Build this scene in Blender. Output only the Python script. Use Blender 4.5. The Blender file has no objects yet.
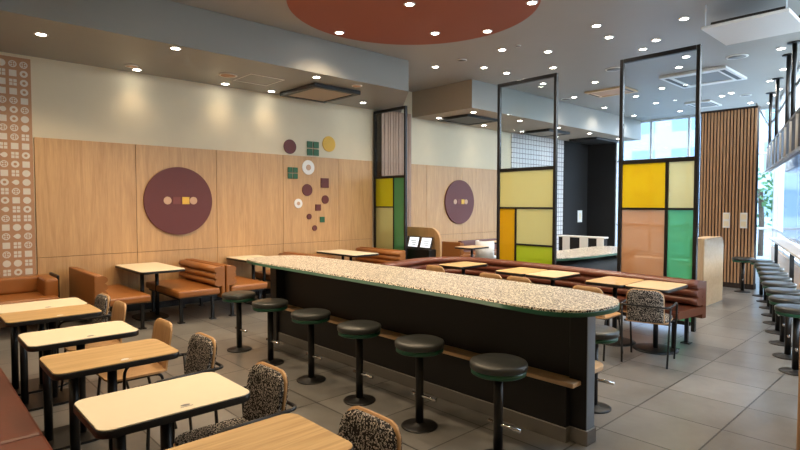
import bpy, bmesh, math, random
from mathutils import Vector, Matrix
random.seed(7)
PI = math.pi
sc = bpy.context.scene
COL = sc.collection

# ------------------------------------------------------------------ materials
def srgb(r, g, b):
    f = lambda c: (c/12.92 if c <= .04045 else ((c+.055)/1.055)**2.4)
    return (f(r/255), f(g/255), f(b/255), 1)

def newmat(name):
    m = bpy.data.materials.new(name); m.use_nodes = True
    nt = m.node_tree; b = nt.nodes['Principled BSDF']
    return m, nt, b

def N(nt, t, **kw):
    n = nt.nodes.new(t)
    for k, v in kw.items():
        if k.startswith('i_'): n.inputs[k[2:].replace('_', ' ')].default_value = v
        else: setattr(n, k, v)
    return n

def plain(name, col, rough=.5, metal=0, noise=.06, scale=14, spec=.5, bump=0, coat=0):
    m, nt, b = newmat(name)
    b.inputs['Roughness'].default_value = rough; b.inputs['Metallic'].default_value = metal
    b.inputs['Specular IOR Level'].default_value = spec
    b.inputs['Coat Weight'].default_value = coat
    tc = N(nt, 'ShaderNodeTexCoord'); nz = N(nt, 'ShaderNodeTexNoise', i_Scale=scale, i_Detail=4.)
    nt.links.new(tc.outputs['Object'], nz.inputs['Vector'])
    mx = N(nt, 'ShaderNodeMix', data_type='RGBA')
    mx.inputs[6].default_value = tuple(c*(1-noise) for c in col[:3])+(1,)
    mx.inputs[7].default_value = tuple(min(1, c*(1+noise)) for c in col[:3])+(1,)
    nt.links.new(nz.outputs['Fac'], mx.inputs[0]); nt.links.new(mx.outputs[2], b.inputs['Base Color'])
    if bump:
        bp = N(nt, 'ShaderNodeBump', i_Strength=bump, i_Distance=.01)
        nt.links.new(nz.outputs['Fac'], bp.inputs['Height']); nt.links.new(bp.outputs[0], b.inputs['Normal'])
    return m

def wood(name, c1, c2, axis='Z', rough=.45, fine=1.0, spec=.4):
    m, nt, b = newmat(name)
    b.inputs['Roughness'].default_value = rough; b.inputs['Specular IOR Level'].default_value = spec
    tc = N(nt, 'ShaderNodeTexCoord'); mp = N(nt, 'ShaderNodeMapping')
    s = {'X': (.6, 9, 9), 'Y': (9, .6, 9), 'Z': (9, 9, .6)}[axis]
    mp.inputs['Scale'].default_value = tuple(v*fine for v in s)
    nt.links.new(tc.outputs['Object'], mp.inputs['Vector'])
    nz = N(nt, 'ShaderNodeTexNoise', i_Scale=1.6, i_Detail=3., i_Distortion=1.2)
    n2 = N(nt, 'ShaderNodeTexNoise', i_Scale=9., i_Detail=5.)
    nt.links.new(mp.outputs[0], nz.inputs['Vector']); nt.links.new(mp.outputs[0], n2.inputs['Vector'])
    ad = N(nt, 'ShaderNodeMix', data_type='FLOAT'); ad.inputs[0].default_value = .4
    nt.links.new(nz.outputs['Fac'], ad.inputs[2]); nt.links.new(n2.outputs['Fac'], ad.inputs[3])
    r = N(nt, 'ShaderNodeValToRGB')
    r.color_ramp.elements[0].position = .3; r.color_ramp.elements[0].color = c1
    r.color_ramp.elements[1].position = .68; r.color_ramp.elements[1].color = c2
    nt.links.new(ad.outputs[0], r.inputs[0]); nt.links.new(r.outputs[0], b.inputs['Base Color'])
    return m

def speckle(name, stops, scale, rough=.5, scale2=None, coat=0, dist=0., stretch=(1, 1, 1)):
    m, nt, b = newmat(name)
    b.inputs['Roughness'].default_value = rough
    tc = N(nt, 'ShaderNodeTexCoord'); mp = N(nt, 'ShaderNodeMapping'); mp.inputs['Scale'].default_value = stretch
    nz = N(nt, 'ShaderNodeTexNoise', i_Scale=scale, i_Detail=1.5, i_Distortion=dist)
    nt.links.new(tc.outputs['Object'], mp.inputs[0]); nt.links.new(mp.outputs[0], nz.inputs['Vector'])
    r = N(nt, 'ShaderNodeValToRGB'); r.color_ramp.interpolation = 'CONSTANT'
    e = r.color_ramp.elements
    e[0].position = 0; e[0].color = stops[0][1]
    e[1].position = stops[1][0]; e[1].color = stops[1][1]
    for p, c in stops[2:]:
        x = e.new(p); x.color = c
    nt.links.new(nz.outputs['Fac'], r.inputs[0]); nt.links.new(r.outputs[0], b.inputs['Base Color'])
    return m

def schlick(nt):
    lw = N(nt, 'ShaderNodeLayerWeight'); p = N(nt, 'ShaderNodeMath', operation='POWER'); p.inputs[1].default_value = 5
    m = N(nt, 'ShaderNodeMath', operation='MULTIPLY_ADD'); m.inputs[1].default_value = .90; m.inputs[2].default_value = .035
    nt.links.new(lw.outputs['Facing'], p.inputs[0]); nt.links.new(p.outputs[0], m.inputs[0]); return m

def pane_mat(name, col, clear=.5, tcol=None):
    m = bpy.data.materials.new(name); m.use_nodes = True; nt = m.node_tree; nt.nodes.clear()
    out = N(nt, 'ShaderNodeOutputMaterial')
    tr = N(nt, 'ShaderNodeBsdfTransparent'); tr.inputs[0].default_value = tcol or tuple(c**.5 for c in col[:3])+(1,)
    df = N(nt, 'ShaderNodeBsdfDiffuse'); df.inputs[0].default_value = col
    tl = N(nt, 'ShaderNodeBsdfTranslucent'); tl.inputs[0].default_value = col
    gl = N(nt, 'ShaderNodeBsdfGlossy'); gl.inputs['Roughness'].default_value = .08
    a = N(nt, 'ShaderNodeMixShader'); a.inputs[0].default_value = .5
    b = N(nt, 'ShaderNodeMixShader'); b.inputs[0].default_value = clear
    c = N(nt, 'ShaderNodeMixShader'); fr = schlick(nt)
    L = nt.links.new
    # very fine woven texture of the film
    tc = N(nt, 'ShaderNodeTexCoord'); wv = N(nt, 'ShaderNodeTexWave', i_Scale=40., bands_direction='Z')
    L(tc.outputs['Object'], wv.inputs[0])
    L(df.outputs[0], a.inputs[1]); L(tl.outputs[0], a.inputs[2])
    L(a.outputs[0], b.inputs[1]); L(tr.outputs[0], b.inputs[2])
    L(fr.outputs[0], c.inputs[0]); L(b.outputs[0], c.inputs[1]); L(gl.outputs[0], c.inputs[2])
    L(c.outputs[0], out.inputs[0])
    return m

def glass_mat(name, tint=(.93, .96, .97, 1)):
    m = bpy.data.materials.new(name); m.use_nodes = True; nt = m.node_tree; nt.nodes.clear()
    out = N(nt, 'ShaderNodeOutputMaterial'); tr = N(nt, 'ShaderNodeBsdfTransparent'); tr.inputs[0].default_value = tint
    gl = N(nt, 'ShaderNodeBsdfGlossy'); gl.inputs['Roughness'].default_value = .01
    fr = schlick(nt); c = N(nt, 'ShaderNodeMixShader')
    L = nt.links.new
    L(fr.outputs[0], c.inputs[0]); L(tr.outputs[0], c.inputs[1]); L(gl.outputs[0], c.inputs[2]); L(c.outputs[0], out.inputs[0])
    return m

def emit_mat(name, col, strength):
    m, nt, b = newmat(name)
    b.inputs['Base Color'].default_value = (.8, .8, .8, 1)
    b.inputs['Emission Color'].default_value = col; b.inputs['Emission Strength'].default_value = strength
    return m

def floor_mat():
    m, nt, b = newmat('floor_tile'); L = nt.links.new
    tc = N(nt, 'ShaderNodeTexCoord'); sx = N(nt, 'ShaderNodeSeparateXYZ'); L(tc.outputs['Object'], sx.inputs[0])
    facs = []; ids = []
    for k, off in (('X', 4.37), ('Y', 1.22)):
        a = N(nt, 'ShaderNodeMath', operation='SUBTRACT'); a.inputs[1].default_value = off-62
        d = N(nt, 'ShaderNodeMath', operation='DIVIDE'); d.inputs[1].default_value = .62
        f = N(nt, 'ShaderNodeMath', operation='FRACT')
        p = N(nt, 'ShaderNodeMath', operation='PINGPONG'); p.inputs[1].default_value = .5
        g = N(nt, 'ShaderNodeMath', operation='LESS_THAN'); g.inputs[1].default_value = .0095
        fl = N(nt, 'ShaderNodeMath', operation='FLOOR')
        L(sx.outputs[k], a.inputs[0]); L(a.outputs[0], d.inputs[0]); L(d.outputs[0], f.inputs[0])
        L(d.outputs[0], p.inputs[0]); L(p.outputs[0], g.inputs[0]); L(d.outputs[0], fl.inputs[0])
        facs.append(g); ids.append(fl)
    mx = N(nt, 'ShaderNodeMath', operation='MAXIMUM'); L(facs[0].outputs[0], mx.inputs[0]); L(facs[1].outputs[0], mx.inputs[1])
    cb = N(nt, 'ShaderNodeCombineXYZ'); L(ids[0].outputs[0], cb.inputs[0]); L(ids[1].outputs[0], cb.inputs[1])
    wn = N(nt, 'ShaderNodeTexWhiteNoise', noise_dimensions='2D'); L(cb.outputs[0], wn.inputs['Vector'])
    nz = N(nt, 'ShaderNodeTexNoise', i_Scale=2.2, i_Detail=8., i_Roughness=.65); L(tc.outputs['Object'], nz.inputs['Vector'])
    av = N(nt, 'ShaderNodeMix', data_type='FLOAT'); av.inputs[0].default_value = .25
    L(nz.outputs['Fac'], av.inputs[2]); L(wn.outputs['Value'], av.inputs[3])
    r = N(nt, 'ShaderNodeValToRGB')
    r.color_ramp.elements[0].position = .25; r.color_ramp.elements[0].color = srgb(96, 94, 90)
    r.color_ramp.elements[1].position = .75; r.color_ramp.elements[1].color = srgb(134, 132, 128)
    L(av.outputs[0], r.inputs[0])
    mc = N(nt, 'ShaderNodeMix', data_type='RGBA'); mc.inputs[7].default_value = srgb(40, 38, 36)
    L(mx.outputs[0], mc.inputs[0]); L(r.outputs[0], mc.inputs[6]); L(mc.outputs[2], b.inputs['Base Color'])
    b.inputs['Roughness'].default_value = .30; b.inputs['Specular IOR Level'].default_value = .8
    bp = N(nt, 'ShaderNodeBump', i_Strength=.25, i_Distance=.004, invert=True); L(mx.outputs[0], bp.inputs['Height']); L(bp.outputs[0], b.inputs['Normal'])
    return m

def tilewall_mat():
    m, nt, b = newmat('white_wall_tile'); L = nt.links.new
    tc = N(nt, 'ShaderNodeTexCoord'); sx = N(nt, 'ShaderNodeSeparateXYZ'); L(tc.outputs['Object'], sx.inputs[0])
    gs = []
    for k in ('X', 'Z'):
        d = N(nt, 'ShaderNodeMath', operation='DIVIDE'); d.inputs[1].default_value = .14
        p = N(nt, 'ShaderNodeMath', operation='PINGPONG'); p.inputs[1].default_value = .5
        g = N(nt, 'ShaderNodeMath', operation='LESS_THAN'); g.inputs[1].default_value = .06
        L(sx.outputs[k], d.inputs[0]); L(d.outputs[0], p.inputs[0]); L(p.outputs[0], g.inputs[0]); gs.append(g)
    mx = N(nt, 'ShaderNodeMath', operation='MAXIMUM'); L(gs[0].outputs[0], mx.inputs[0]); L(gs[1].outputs[0], mx.inputs[1])
    mc = N(nt, 'ShaderNodeMix', data_type='RGBA'); mc.inputs[6].default_value = srgb(206, 202, 198); mc.inputs[7].default_value = srgb(96, 80, 84)
    L(mx.outputs[0], mc.inputs[0]); L(mc.outputs[2], b.inputs['Base Color']); b.inputs['Roughness'].default_value = .3
    return m

def facade_mat(name, wall, win, sx_, sz_):
    m, nt, b = newmat(name); L = nt.links.new
    tc = N(nt, 'ShaderNodeTexCoord'); s = N(nt, 'ShaderNodeSeparateXYZ'); L(tc.outputs['Object'], s.inputs[0])
    ad = N(nt, 'ShaderNodeMath', operation='ADD'); L(s.outputs['X'], ad.inputs[0]); L(s.outputs['Y'], ad.inputs[1])
    gs = []
    for src, w in ((ad.outputs[0], sx_), (s.outputs['Z'], sz_)):
        d = N(nt, 'ShaderNodeMath', operation='DIVIDE'); d.inputs[1].default_value = w
        p = N(nt, 'ShaderNodeMath', operation='PINGPONG'); p.inputs[1].default_value = .5
        g = N(nt, 'ShaderNodeMath', operation='GREATER_THAN'); g.inputs[1].default_value = .2
        L(src, d.inputs[0]); L(d.outputs[0], p.inputs[0]); L(p.outputs[0], g.inputs[0]); gs.append(g)
    mn = N(nt, 'ShaderNodeMath', operation='MINIMUM'); L(gs[0].outputs[0], mn.inputs[0]); L(gs[1].outputs[0], mn.inputs[1])
    mc = N(nt, 'ShaderNodeMix', data_type='RGBA'); mc.inputs[6].default_value = wall; mc.inputs[7].default_value = win
    L(mn.outputs[0], mc.inputs[0]); L(mc.outputs[2], b.inputs['Base Color']); b.inputs['Roughness'].default_value = .6
    return m

M = {}
M['floor'] = floor_mat()
M['ceil'] = plain('ceiling_grey_paint', srgb(160, 156, 149), .5, noise=.03, scale=3)
M['soffit'] = plain('warm_light_soffit_tint', srgb(168, 152, 132), .6, noise=.03, scale=3)  # warm reflected light on the soffit, put into its colour as taupe
M['fascia'] = plain('blue_grey_fascia_paint', srgb(140, 140, 135), .4, noise=.03, scale=3)
M['terracotta'] = plain('terracotta_paint', srgb(150, 78, 54), .6, noise=.03, scale=4)
M['cream_wall'] = plain('cream_plaster', srgb(214, 203, 176), .7, noise=.03, scale=5)
M['oak_wall'] = wood('oak_wall_panel', srgb(178, 138, 94), srgb(206, 166, 118), 'Z', .45)
M['gap'] = plain('panel_joint', srgb(104, 72, 46), .8)
M['motif_bg'] = plain('tan_motif_panel', srgb(178, 134, 100), .6)
M['motif'] = plain('ivory_motif', srgb(214, 206, 192), .6)
M['tilewall'] = tilewall_mat()
M['black'] = plain('black_metal', srgb(17, 16, 16), .42, noise=.1)
M['blackwall'] = plain('black_wall_paint', srgb(20, 18, 18), .8, noise=.08, scale=4)
M['bar_black'] = plain('black_bar_panel', srgb(19, 17, 16), .5, noise=.1, scale=5)
M['greyend'] = plain('blue_grey_end_face', srgb(120, 130, 140), .35, metal=.2)
M['plinth'] = plain('grey_plinth', srgb(104, 101, 96), .5)
M['chrome'] = plain('chrome', (.75, .74, .72, 1), .18, metal=1, noise=.02)
M['white'] = plain('white_paint', srgb(232, 230, 226), .45, noise=.02)
M['offwhite'] = plain('offwhite_laminate', srgb(236, 222, 192), .42, noise=.02)
M['oak_top'] = wood('oak_table_laminate', srgb(172, 136, 86), srgb(212, 178, 124), 'X', .42)
M['oak_pale'] = wood('pale_oak', srgb(206, 172, 130), srgb(224, 192, 152), 'Y', .45)
M['oak_grey'] = wood('greyed_oak', srgb(168, 142, 112), srgb(190, 166, 136), 'Z', .45)
M['oak_edge'] = wood('oak_ledge', srgb(204, 164, 122), srgb(226, 190, 148), 'Y', .45)
M['chair_wood'] = wood('chair_oak_shell', srgb(172, 132, 88), srgb(196, 156, 110), 'Z', .4)
M['tan'] = plain('tan_leather', srgb(150, 94, 45), .38, noise=.1, scale=9, bump=.08)
M['rust'] = plain('russet_leather', srgb(100, 50, 32), .38, noise=.1, scale=9, bump=.08)
M['rustdark'] = plain('dark_russet_leather', srgb(102, 54, 36), .36, noise=.1, scale=9, bump=.08)
M['terrazzo'] = speckle('terrazzo', [(0, srgb(44, 38, 32)), (.42, srgb(168, 146, 118)), (.455, srgb(238, 230, 214)), (.56, srgb(176, 152, 122)), (.59, srgb(44, 38, 34))], 54, .34)
M['fabric'] = speckle('black_white_speckled_fabric', [(0, srgb(24, 22, 24)), (.545, srgb(206, 196, 184)), (.635, srgb(28, 25, 26))], 105, .85)
M['green'] = plain('dark_green_edge', srgb(20, 78, 56), .4)
M['seat'] = plain('charcoal_green_vinyl', srgb(52, 54, 52), .33, noise=.08, scale=9)
M['maroon'] = plain('maroon_board', srgb(98, 46, 44), .6)
M['tanwood'] = plain('pinkish_tan', srgb(196, 160, 132), .6)
M['maroon2'] = plain('muted_maroon', srgb(120, 64, 60), .6)
M['yellow'] = plain('mustard_yellow', srgb(222, 178, 70), .6)
M['dgreen'] = plain('bottle_green', srgb(46, 96, 66), .6)
M['slat1'] = wood('brown_slat', srgb(156, 118, 86), srgb(192, 150, 112), 'Z', .5)
M['slatback'] = plain('dark_slat_gap', srgb(40, 28, 22), .8)
M['pil1'] = wood('walnut_stripe', srgb(140, 110, 92), srgb(176, 146, 126), 'Z', .5)
M['p_yellow'] = pane_mat('yellow_film', srgb(244, 208, 34), .35)
M['p_pale'] = pane_mat('pale_yellow_film', srgb(240, 232, 180), .35)
M['p_peach'] = pane_mat('peach_film', srgb(224, 176, 132), .38)
M['p_green'] = pane_mat('green_film', srgb(122, 208, 158), .35)
M['p_lime'] = pane_mat('lime_film', srgb(200, 214, 70), .35)
M['p_amber'] = pane_mat('amber_film', srgb(228, 188, 40), .3)
M['p_olive'] = pane_mat('olive_film', srgb(222, 216, 160), .4)
M['p_acid'] = pane_mat('acid_yellow_film', srgb(220, 212, 50), .3)
M['p_leaf'] = pane_mat('leaf_green_film', srgb(112, 172, 122), .3)
M['glass'] = glass_mat('clear_glass')
M['sunglass'] = glass_mat('tinted_window_glass', (.60, .66, .72, 1))
M['blind'] = pane_mat('pale_blue_roller_screen', srgb(128, 146, 172), .03, (1, 1, 1, 1))
M['lamp'] = emit_mat('warm_lamp_lens', (1, .93, .80, 1), 22)
M['screen'] = emit_mat('white_screen', (.85, .92, 1, 1), .5)
M['screen_ink'] = plain('screen_print', srgb(120, 130, 140), .5)
M['alu'] = plain('white_window_frame', srgb(214, 220, 226), .4, noise=.02)
M['grille'] = plain('grey_grille', srgb(120, 118, 114), .5)
M['darkgrille'] = plain('dark_grille', srgb(46, 42, 38), .5)
M['street'] = plain('pale_street', srgb(170, 170, 168), .8)
M['bld1'] = facade_mat('pale_blue_facade', srgb(196, 212, 226), srgb(150, 176, 200), 3.2, 3.4)
M['bld2'] = facade_mat('white_facade', srgb(226, 230, 234), srgb(176, 196, 214), 4.5, 3.6)
M['leaf'] = plain('street_leaves', srgb(90, 130, 84), .7, noise=.4, scale=3)
M['bark'] = plain('bark', srgb(96, 80, 66), .8)

# ------------------------------------------------------------------ mesh helpers
def BM(): return bmesh.new()

def box(bm, x0, x1, y0, y1, z0, z1, bev=0., seg=2, mi=0):
    r = bmesh.ops.create_cube(bm, size=1)
    vs = r['verts']
    for v in vs:
        v.co = Vector((x0+(v.co.x+.5)*(x1-x0), y0+(v.co.y+.5)*(y1-y0), z0+(v.co.z+.5)*(z1-z0)))
    fs = {f for v in vs for f in v.link_faces}
    for f in fs: f.material_index = mi
    if bev:
        es = list({e for v in vs for e in v.link_edges})
        bmesh.ops.bevel(bm, geom=es, offset=bev, segments=seg, profile=.5, affect='EDGES', clamp_overlap=True, material=-1)
    return bm

def prism(bm, pts, z0, z1, bev=0., seg=2, mi=0, mi_side=None):
    """extrude an outline (list of xy, counter-clockwise) from z0 to z1"""
    a = [bm.verts.new((p[0], p[1], z0)) for p in pts]; b = [bm.verts.new((p[0], p[1], z1)) for p in pts]
    n = len(pts)
    fb = bm.faces.new(list(reversed(a))); ft = bm.faces.new(b)
    fb.material_index = mi if mi_side is None else mi_side; ft.material_index = mi
    for i in range(n):
        f = bm.faces.new((a[i], a[(i+1) % n], b[(i+1) % n], b[i])); f.material_index = mi if mi_side is None else mi_side
        f.smooth = n > 12
    if bev:
        es = [e for e in list(ft.edges)+list(fb.edges)]
        bmesh.ops.bevel(bm, geom=es, offset=bev, segments=seg, profile=.5, affect='EDGES', clamp_overlap=True, material=-1)
    return bm

def rrect(x0, x1, y0, y1, r, n=6):
    out = []
    for cx, cy, a0 in ((x1-r, y0+r, -PI/2), (x1-r, y1-r, 0), (x0+r, y1-r, PI/2), (x0+r, y0+r, PI)):
        for k in range(n+1):
            a = a0+k*PI/2/n; out.append((cx+r*math.cos(a), cy+r*math.sin(a)))
    return out

def circ(cx, cy, r, n=24): return [(cx+r*math.cos(2*PI*k/n), cy+r*math.sin(2*PI*k/n)) for k in range(n)]

def lathe(bm, prof, cx=0, cy=0, n=28, mi=0):
    rings = []
    for r, z in prof:
        if r < 1e-5: rings.append([bm.verts.new((cx, cy, z))])
        else: rings.append([bm.verts.new((cx+r*math.cos(2*PI*k/n), cy+r*math.sin(2*PI*k/n), z)) for k in range(n)])
    for a, b in zip(rings, rings[1:]):
        for k in range(n):
            k2 = (k+1) % n
            if len(a) == 1 and len(b) == 1: continue
            if len(a) == 1: f = bm.faces.new((a[0], b[k2], b[k]))
            elif len(b) == 1: f = bm.faces.new((a[k], a[k2], b[0]))
            else: f = bm.faces.new((a[k], a[k2], b[k2], b[k]))
            f.smooth = True; f.material_index = mi
    return bm

def tube(bm, pts, r, n=8, closed=False):
    pts = [Vector(p) for p in pts]; rings = []
    N_ = len(pts)
    for i, p in enumerate(pts):
        if closed: t = (pts[(i+1) % N_]-pts[i-1])
        elif i == 0: t = pts[1]-p
        elif i == N_-1: t = p-pts[-2]
        else: t = (pts[i+1]-p).normalized()+(p-pts[i-1]).normalized()
        t.normalize()
        u = t.cross(Vector((0, 0, 1)))
        if u.length < 1e-3: u = t.cross(Vector((0, 1, 0)))
        u.normalize(); v = t.cross(u)
        rings.append([bm.verts.new(p+u*r*math.cos(2*PI*k/n)+v*r*math.sin(2*PI*k/n)) for k in range(n)])
    m = N_ if closed else N_-1
    for i in range(m):
        a, b = rings[i], rings[(i+1) % N_]
        for k in range(n):
            f = bm.faces.new((a[k], b[k], b[(k+1) % n], a[(k+1) % n])); f.smooth = True
    if not closed:
        bm.faces.new(rings[0]); bm.faces.new(list(reversed(rings[-1])))
    return bm

def fillet(pts, r, n=5):
    """round the inner corners of a 3-D polyline"""
    P = [Vector(p) for p in pts]; out = [P[0]]
    for a, b, c in zip(P, P[1:], P[2:]):
        d1 = (a-b); d2 = (c-b); q = min(r, d1.length*.49, d2.length*.49)
        s = b+d1.normalized()*q; e = b+d2.normalized()*q
        for k in range(n+1):
            t = k/n; out.append(s*(1-t)**2+b*2*t*(1-t)+e*t*t)
    out.append(P[-1]); return out

def sweep(bm, path, prof, closed_prof=True, smooth=True):
    """sweep a profile [(offset to the left of the path, z)] along an xy path"""
    path = [Vector((p[0], p[1], 0)) for p in path]; rings = []
    for i, p in enumerate(path):
        if i == 0: t = path[1]-p
        elif i == len(path)-1: t = p-path[-2]
        else: t = (path[i+1]-p).normalized()+(p-path[i-1]).normalized()
        t.normalize(); nrm = Vector((-t.y, t.x, 0))
        rings.append([bm.verts.new(p+nrm*o+Vector((0, 0, z))) for o, z in prof])
    n = len(prof)
    for a, b in zip(rings, rings[1:]):
        for k in range(n):
            f = bm.faces.new((a[k], a[(k+1) % n], b[(k+1) % n], b[k])); f.smooth = smooth
    bm.faces.new(list(reversed(rings[0]))); bm.faces.new(rings[-1])
    bmesh.ops.recalc_face_normals(bm, faces=bm.faces)
    return bm

def obj(name, bm, mats, parent=None, **props):
    me = bpy.data.meshes.new(name)
    bmesh.ops.recalc_face_normals(bm, faces=bm.faces)
    bm.to_mesh(me); bm.free()
    if not isinstance(mats, (list, tuple)): mats = [mats]
    for m in mats: me.materials.append(M[m] if isinstance(m, str) else m)
    o = bpy.data.objects.new(name, me); COL.objects.link(o)
    if parent: o.parent = parent
    for k, v in props.items(): o[k] = v
    return o

def mv(bm, mat):
    bmesh.ops.transform(bm, matrix=mat, verts=bm.verts); return bm

def thing(name, label, cat, loc=(0, 0, 0), rz=0, group=None):
    o = bpy.data.objects.new(name, None); COL.objects.link(o); o.empty_display_size = .1
    o.location = loc; o.rotation_euler = (0, 0, rz)
    o['label'] = label; o['category'] = cat
    if group: o['group'] = group
    return o

def tag(o, label, cat, group=None):
    o['label'] = label; o['category'] = cat
    if group: o['group'] = group
    return o

def struct(name, bm, mats, parent=None):
    return obj(name, bm, mats, parent, kind='structure')

def kids(o): return [c for c in COL.objects if c.parent == o]

def dup(root, loc, rz, label, group=None):
    r = root.copy(); COL.objects.link(r); r.location = loc; r.rotation_euler = (0, 0, rz); r['label'] = label
    if group: r['group'] = group
    elif 'group' in r: del r['group']
    for ch in kids(root):
        c = ch.copy(); COL.objects.link(c); c.parent = r
        for g in kids(ch):
            d = g.copy(); COL.objects.link(d); d.parent = c
    return r

ORD = ['zeroth', 'first', 'second', 'third', 'fourth', 'fifth', 'sixth', 'seventh', 'eighth', 'ninth', 'tenth', 'eleventh', 'twelfth',
       'thirteenth', 'fourteenth', 'fifteenth', 'sixteenth', 'seventeenth', 'eighteenth', 'nineteenth', 'twentieth']
def ordw(n):
    if n <= 20: return ORD[n]
    t, u = divmod(n, 10); w = {2: 'twenty', 3: 'thirty', 4: 'forty', 5: 'fifty'}[t]
    return w+'-'+ORD[u] if u else w[:-1]+'ieth'

# ------------------------------------------------------------------ room shell
H_CEIL = 4.2; YB = 8.85
WP = Vector((6.56, .58, 0)); WD = Vector((.96, .28, 0)).normalized(); WN = Vector((-WD.y, WD.x, 0))   # window line, WN points indoors
def wl(s, off=0): v = WP+WD*s+WN*off; return (v.x, v.y)
XL = -1.0; XR = 16.84
yl = WP.y+(XL-WP.x)*WD.y/WD.x; yr = WP.y+(XR-WP.x)*WD.y/WD.x
roomp = [(XL, yl), (XR, yr), (XR, YB), (XL, YB)]
struct('floor', prism(BM(), roomp, -.12, 0), 'floor')
struct('ceiling', prism(BM(), roomp, H_CEIL, H_CEIL+.12), 'ceil')
# lowered ceiling along the back wall, two lengths with a slot between them
b = prism(BM(), [(XL, 6.97), (6.73, 6.97), (8.29, YB), (XL, YB)], 3.66, H_CEIL-.002, mi=0, mi_side=1)
for f in b.faces:
    if f.normal.z < -.9: f.material_index = 0
struct('ceiling_lowered', b, ['soffit', 'fascia'])
b = prism(BM(), [(8.66, 7.10), (XR-.02, 7.10), (XR-.02, YB), (8.66, YB)], 3.62, H_CEIL-.002, mi=0, mi_side=1)
for f in b.faces:
    f.normal_update()
    if f.normal.z < -.9: f.material_index = 0
    if f.normal.x < -.9: f.material_index = 2
struct('ceiling_lowered_far', b, ['soffit', 'fascia', 'soffit'])
b = BM(); box(b, XL-.12, XR+.12, YB, YB+.12, -.12, H_CEIL+.12); struct('wall_back', b, 'cream_wall')
b = BM(); box(b, XL-.12, XL, yl, YB, -.12, H_CEIL+.12); struct('wall_left', b, 'cream_wall')

# oak wall panelling with open joints
def panelling(name, xs, z_top=2.565, z_seam=.905):
    b = BM(); box(b, xs[0], xs[-1], YB-.012, YB-.0005, .1, z_top-.01, mi=1)
    for x0, x1 in zip(xs, xs[1:]):
        box(b, x0+.003, x1-.003, YB-.028, YB-.010, z_seam+.003, z_top, .002, 1)
        box(b, x0+.003, x1-.003, YB-.028, YB-.010, .10, z_seam-.003, .002, 1)
    return struct(name, b, ['oak_wall', 'gap'])
panelling('wall_back_panelling', [1.40, 2.70, 3.985, 5.275, 6.56, 7.45])
panelling('wall_back_panelling_far', [8.46, 9.1, 10.4, 11.7, 12.5])
b = BM(); box(b, 1.40, 12.5, YB-.02, YB-.001, 0, .095); struct('baseboard_back', b, 'black')
# patterned strip of the wall at the left
b = BM(); box(b, XL, 1.385, YB-.012, YB-.0005, .0, 3.615, mi=0)
def flat(b, pts, mi=1):
    vs = [b.verts.new((p[0], YB-.016, p[1])) for p in pts]
    vb = [b.verts.new((p[0], YB-.011, p[1])) for p in pts]
    f = b.faces.new(vs); f.material_index = mi
    for i in range(len(pts)):
        g = b.faces.new((vs[i], vb[i], vb[(i+1) % len(pts)], vs[(i+1) % len(pts)])); g.material_index = mi
def annulus(b, cx, cz, r0, r1, n=20):
    for k in range(n):
        a0, a1 = 2*PI*k/n, 2*PI*(k+1)/n
        vs = [b.verts.new((cx+r*math.cos(a), YB-.016, cz+r*math.sin(a))) for r, a in ((r0, a0), (r1, a0), (r1, a1), (r0, a1))]
        f = b.faces.new(vs); f.material_index = 1
R = .046
for c in range(10):
    for r in range(29):
        cx = 1.305-.122*c; cz = .12+.1215*r; t = random.choice('cqfrdbcqfbr')
        if t == 'c': flat(b, circ(cx, cz, R, 20))
        elif t == 'q': flat(b, [(cx-R*.9, cz-R*.9), (cx+R*.9, cz-R*.9), (cx+R*.9, cz+R*.9), (cx-R*.9, cz+R*.9)])
        elif t == 'f':
            for i in (-1, 1):
                for j in (-1, 1):
                    x, z, h = cx+i*R*.5, cz+j*R*.5, R*.4
                    flat(b, [(x-h, z-h), (x+h, z-h), (x+h, z+h), (x-h, z+h)])
        elif t == 'r': annulus(b, cx, cz, R*.42, R)
        elif t == 'b':
            annulus(b, cx, cz, R*.72, R)
            for i in (-1, 1):
                for j in (-1, 1): flat(b, circ(cx+i*R*.3, cz+j*R*.3, R*.22, 8))
        else: flat(b, [(cx-R, cz)]+[(cx+R*.75*math.cos(a)+.006, cz+R*.75*math.sin(a)) for a in [PI*(-.75+1.5*k/12) for k in range(13)]])
struct('wall_back_pattern', b, ['motif_bg', 'motif'])
# white tiled stretch and black end of the back wall
b = BM(); box(b, 12.5, 15.25, YB-.03, YB-.001, 0, 3.62); struct('wall_back_tiles', b, 'tilewall')
b = BM(); box(b, 15.25, XR-.02, YB-.05, YB-.001, 0, 3.02); box(b, 15.25, XR-.02, YB-.03, YB-.001, 3.02, 3.62)
box(b, XR-.10, XR-.002, 7.86, YB-.05, 0, 3.02); box(b, XR-.06, XR-.002, 7.86, YB-.03, 3.02, 3.62)
struct('wall_back_black', b, 'blackwall')
# striped pilaster
b = BM(); box(b, 7.56, 8.45, 8.66, YB-.001, 0, 3.615, mi=1)
x = 7.565
while x < 8.42:
    w = random.choice([.05, .07, .09]); box(b, x, min(x+w, 8.445), 8.645, 8.662, 0, 3.65, .003, 1, mi=0); x += w+.012
struct('wall_back_pilaster', b, ['pil1', 'slatback'])

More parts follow.
